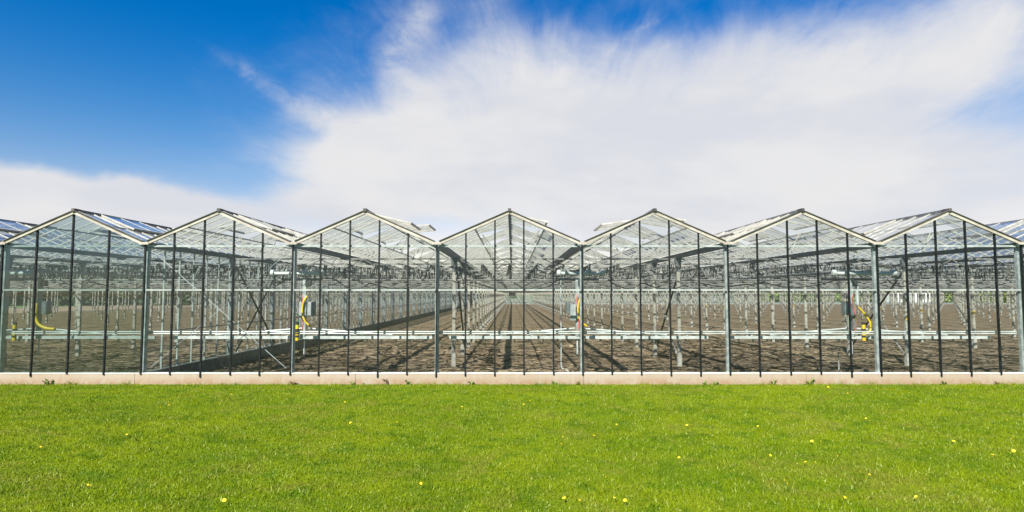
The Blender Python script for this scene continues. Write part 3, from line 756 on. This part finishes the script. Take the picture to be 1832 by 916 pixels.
    for s in (-1, 1):
        MB().tube([(mx + s * 0.05, 0.06, 1.17), (s * 2.05, 0.06, 1.015)], 0.02, 6).obj('stay', M['pipe'], t)
        MB().tube([(mx + s * 0.05, 0.10, 1.10), (s * 1.2, 0.10, 1.02)], 0.016, 6).obj('stay', M['pipe'], t)
    # festooned supply cable looping back under the tray
    for (xa, xb, dip, yy) in ((-0.45, -1.5, 0.16, 0.1), (0.70, 1.5, 0.14, 0.1), (1.5, 2.6, 0.16, 0.25)) if kind != 3 else ((-0.45, -2.1, 0.12, 0.1), (-2.1, -3.6, 0.1, 0.2), (0.7, 1.3, 0.1, 0.1)):
        MB().tube(curve([(xa, 0.03, 2.30 if abs(xa) < 1 else 2.22), (xa + (xb - xa) * .3, yy, 2.28 - dip), (xa + (xb - xa) * .7, yy, 2.24 - dip), (xb, yy, 2.22)]), 0.014, 6).obj('cable', M['black'], t, smooth=True)
    MB().tube([(mx + 0.0, 0.03, 0.93), (mx + 0.0, 0.03, 0.55)], 0.018, 6).obj('drop_pipe', M['pipe'], t)
for k, x in enumerate((-11.21, -4.82, 1.54, 8.03)): spray_boom(x, k)

# thin white water pipes dropping to the soil
def standpipe(x, y, top, pts, label):
    t = MB().tube(curve([(x, y, top), (x, y, 0.6)] + pts, 4), 0.014, 6).obj('water_pipe', M['pipe']); tag(t, label, 'water pipe')
standpipe(1.26, 2.35, 2.62, [(1.26, 2.35, 0.16), (1.30, 2.3, 0.06), (1.42, 2.2, 0.02), (1.43, 2.2, -0.1)], 'thin white water pipe dropping to the soil inside the right half of the centre bay')
standpipe(7.75, 1.2, 0.22, [(7.75, 1.2, 0.1), (7.75, 1.2, -0.1)], 'short white pipe stub standing in the soil inside the sixth bay')

# ------------------------------------------------------------------ weeds and dandelions
def weed(x, size, mat, label, n=9, y=-0.07):
    m = MB(); r = random.Random(int(x * 100) + 999)
    for k in range(n):
        a = r.random() * 2 * math.pi; L = size * (0.6 + 0.6 * r.random()); up = 0.45 + 0.7 * r.random(); wd = L * 0.16
        c, s = math.cos(a), math.sin(a) * 0.5
        p0 = Vector((0, 0, 0)); p1 = Vector((c * L * .35, s * L * .35, L * up * .6)); p2_ = Vector((c * L * .75, s * L * .75, L * up * .8)); p3 = Vector((c * L, s * L, L * up * .6))
        sd = Vector((-s, c, 0.2)).normalized()
        m.add([p0, p1 - sd * wd, p1 + sd * wd, p2_ - sd * wd * .8, p2_ + sd * wd * .8, p3], [(0, 1, 2), (1, 3, 4, 2), (3, 5, 4)])
    o = m.obj('weed', mat, None, (x, y, 0.0)); tag(o, label, 'weed', 'weeds along the foot of the plinth')
WEEDS = [(-10.05, .16, 0, 'low spreading green weed at the plinth foot below the first gable', 22), (-9.55, .11, 0, 'small green weed at the plinth below the right half of the first gable', 12),
         (-5.99, .08, 0, 'tiny green weed at the plinth below the second gable', 8), (-4.75, .13, 1, 'withered brown weed at the plinth where the second and third bays meet', 14),
         (-3.47, .12, 0, 'small green weed at the plinth below the ridge of the third gable', 12), (-3.2, .09, 0, 'smaller green weed just right of the third ridge at the plinth foot', 9),
         (-2.69, .17, 1, 'upright brown dock leaf at the plinth below the third gable', 6), (-2.25, .14, 0, 'dark green tuft at the plinth below the right end of the third gable', 14),
         (-0.88, .13, 0, 'star shaped green weed at the plinth below the left half of the centre gable', 12), (0.92, .12, 0, 'leafy green weed at the plinth below the right half of the centre gable', 14),
         (1.45, .12, 0, 'green weed at the plinth where the fourth and fifth bays meet', 13), (4.15, .11, 0, 'small green weed at the plinth below the right end of the fifth gable', 10),
         (4.4, .10, 0, 'small weed just left of the joint between fifth and sixth bays', 9), (5.65, .13, 0, 'leafy green weed at the plinth below the left part of the sixth gable', 10),
         (6.43, .17, 0, 'largest leafy weed at the plinth below the ridge of the sixth gable', 12), (9.35, .11, 0, 'low green weed at the plinth below the seventh ridge', 16), (10.5, .13, 1, 'small reddish brown weed at the plinth below the right end of the seventh gable', 8)]
for x, s, br_, lab, n in WEEDS: weed(x, s * 0.8, M['leaf_brown' if br_ else 'leaf'], lab, n)

def ground_at(px, py):
    v = Vector(((px - 916) / FPX, 1.0, (458 - py) / FPX)); v.rotate(Matrix.Rotation(R(TILT), 3, 'X'))
    k = -(EYE - 0.05) / v.z; return v.x * k, -DIST + v.y * k
DAND = [(0 + a / 3.443, 650 + b / 3.443) for a, b in [(415, 250), (463, 256), (990, 271), (1040, 258), (780, 440), (250, 516), (118, 616), (543, 753), (1380, 846), (1425, 192)]]
DAND += [(460 + a / 3.443, 650 + b / 3.443) for a, b in [(1262, 268), (1243, 312), (575, 367), (862, 365), (1513, 440), (1545, 625), (1007, 742), (540, 240)]]
DAND += [(920 + a / 3.443, 650 + b / 3.443) for a, b in [(367, 168), (555, 202), (57, 254), (96, 231), (630, 378), (78, 465), (290, 498), (301, 455), (491, 447), (1064, 383), (1015, 582), (563, 703), (308, 832), (403, 846), (617, 830), (682, 847), (1577, 568), (1500, 388)]]
DAND += [(1372 + a / 3.443, 650 + b / 3.443) for a, b in [(378, 148), (498, 185), (1255, 247), (1450, 167), (610, 340), (1045, 345), (730, 465), (890, 455), (1150, 481), (277, 481), (333, 481), (1505, 466), (1520, 540), (1392, 565), (435, 572), (238, 610), (299, 610), (632, 687), (110, 722), (125, 741), (480, 830), (919, 823), (1480, 350)]]
def dandelion_parts():
    h = MB()
    for k in range(14):
        a = k * 2 * math.pi / 14; r_ = 0.022
        h.add([(0, 0, 0.0), (math.cos(a - .22) * r_, math.sin(a - .22) * r_, 0.006), (math.cos(a) * r_ * 1.15, math.sin(a) * r_ * 1.15, 0.008), (math.cos(a + .22) * r_, math.sin(a + .22) * r_, 0.006)], [(0, 1, 2, 3)])
    h.tube([(0, 0, -0.004), (0, 0, 0.008), (0, 0, 0.014)], [0.006, 0.012, 0.004], 8)
    s = MB().tube([(0, 0, 0), (0.003, 0, 0.5), (0, 0, 1.0)], [0.0022, 0.002, 0.0022], 5)
    return h.mesh('flower_head', M['petal']), s.mesh('stem', M['leaf'])
fh_me, st_me = dandelion_parts()
ORD = ['first', 'second', 'third', 'fourth', 'fifth', 'sixth', 'seventh']
cells = {}
pts = sorted((ground_at(*q) for q in DAND), key=lambda q: q[0])
for x, y in pts:
    bay = max(0, min(6, sum(1 for g in GF[1:-1] if x > g)))
    band = 0 if y > -2.0 else 1 if y > -4.0 else 2 if y > -5.8 else 3
    cells.setdefault((bay, band), []).append((x, y))
BAND = ['close to the plinth', 'some way out from plinth', 'mid lawn', 'at front edge of lawn']
NUMS = ['', 'one', 'two', 'three', 'four', 'five', 'six', 'seven', 'eight', 'nine', 'ten', 'eleven', 'twelve']
def nth(k, n):
    if n == 1: return ''
    if n == 2: return ('left', 'right')[k] + ' one of two, '
    first = 'leftmost' if k == 0 else 'rightmost' if k == n - 1 else (ORD + ['eighth', 'ninth', 'tenth', 'eleventh'])[k]
    return '%s of %s, ' % (first, NUMS[n])
for (bay, band), lst in sorted(cells.items()):
    for k, (x, y) in enumerate(lst):
        sc = 0.45 + 0.4 * rnd.random()
        lab = 'yellow dandelion, %s%s before the %s gable' % (nth(k, len(lst)), BAND[band], ORD[bay])
        t = empty('dandelion', (x, min(y, -0.15), 0), lab, 'dandelion', 'dandelions in the lawn', rnd.random() * 6)
        link('flower_head', fh_me, t, (0, 0, 0.052), (rnd.gauss(0, .3) + 0.35, rnd.gauss(0, .3), 0), (sc, sc, sc)); link('stem', st_me, t, (0, 0, 0), scale=(1, 1, 0.052))

# ------------------------------------------------------------------ far off: dark tree belt on the left, hedge and white buildings on the right
def leafy(name, x0, x1, y0, y1, z1, n, size, mat, label, cat, seed, lump=0.25):
    rs = np.random.RandomState(seed)
    x = x0 + (x1 - x0) * rs.rand(n); y = y0 + (y1 - y0) * rs.rand(n)
    top = z1 * (0.62 + 0.38 * vnoise(x, y * 0, lump, 1, seed + 1) + 0.12 * vnoise(x, y, lump * 5, 1, seed + 2))
    z = top * rs.rand(n) ** 0.7
    c = np.stack([x, y, z], 1); s = size * (0.5 + rs.rand(n))
    u = rs.randn(n, 3); u /= np.linalg.norm(u, axis=1)[:, None]; v = np.cross(u, rs.randn(n, 3)); v /= np.linalg.norm(v, axis=1)[:, None]
    q = np.stack([c - u * s[:, None], c + v * s[:, None] * .6, c + u * s[:, None], c - v * s[:, None] * .6], 1).reshape(-1, 3)
    return tag(link(name, np_mesh(name, q, np.arange(4 * n).reshape(-1, 4), mat)), label, cat, kind='stuff')
leafy('tree_belt', -118, -9.0, 100, 105, 7.5, 52000, 0.45, M['leaf_dark'], 'dark mass of trees beyond the far end of the left compartment', 'tree belt', 21)
leafy('hedge', 30, 140, 141, 144, 3.2, 16000, 0.32, M['leaf'], 'green hedge beyond the far end of the greenhouse on the right', 'hedge', 31)
def shed(x, y, wx, wy, h, label):
    t = empty('building', (x, y, -0.16), label, 'building', 'white buildings far behind the greenhouse')
    MB().box(-wx / 2, wx / 2, -wy / 2, wy / 2, 0, h).obj('wall', M['wall_white'], t)
    MB().add([(-wx / 2 - .3, -wy / 2 - .3, h + .003), (wx / 2 + .3, -wy / 2 - .3, h + .003), (wx / 2 + .3, wy / 2 + .3, h + .003), (-wx / 2 - .3, wy / 2 + .3, h + .003), (-wx / 2 - .3, 0, h + 1.3), (wx / 2 + .3, 0, h + 1.3)],
             [(0, 1, 5, 4), (2, 3, 4, 5), (0, 4, 3), (1, 2, 5), (0, 3, 2, 1)]).obj('roof', M['roof_grey'], t)
    for k in (-1, 1): MB().box(k * wx / 4 - 0.6, k * wx / 4 + 0.6, -wy / 2 - 0.03, -wy / 2 - 0.004, 1.0, 2.2).obj('window', M['mullion'], t)
shed(96, 138, 10, 8, 3.0, 'low white building far behind the sixth and seventh bays, seen through the glass')
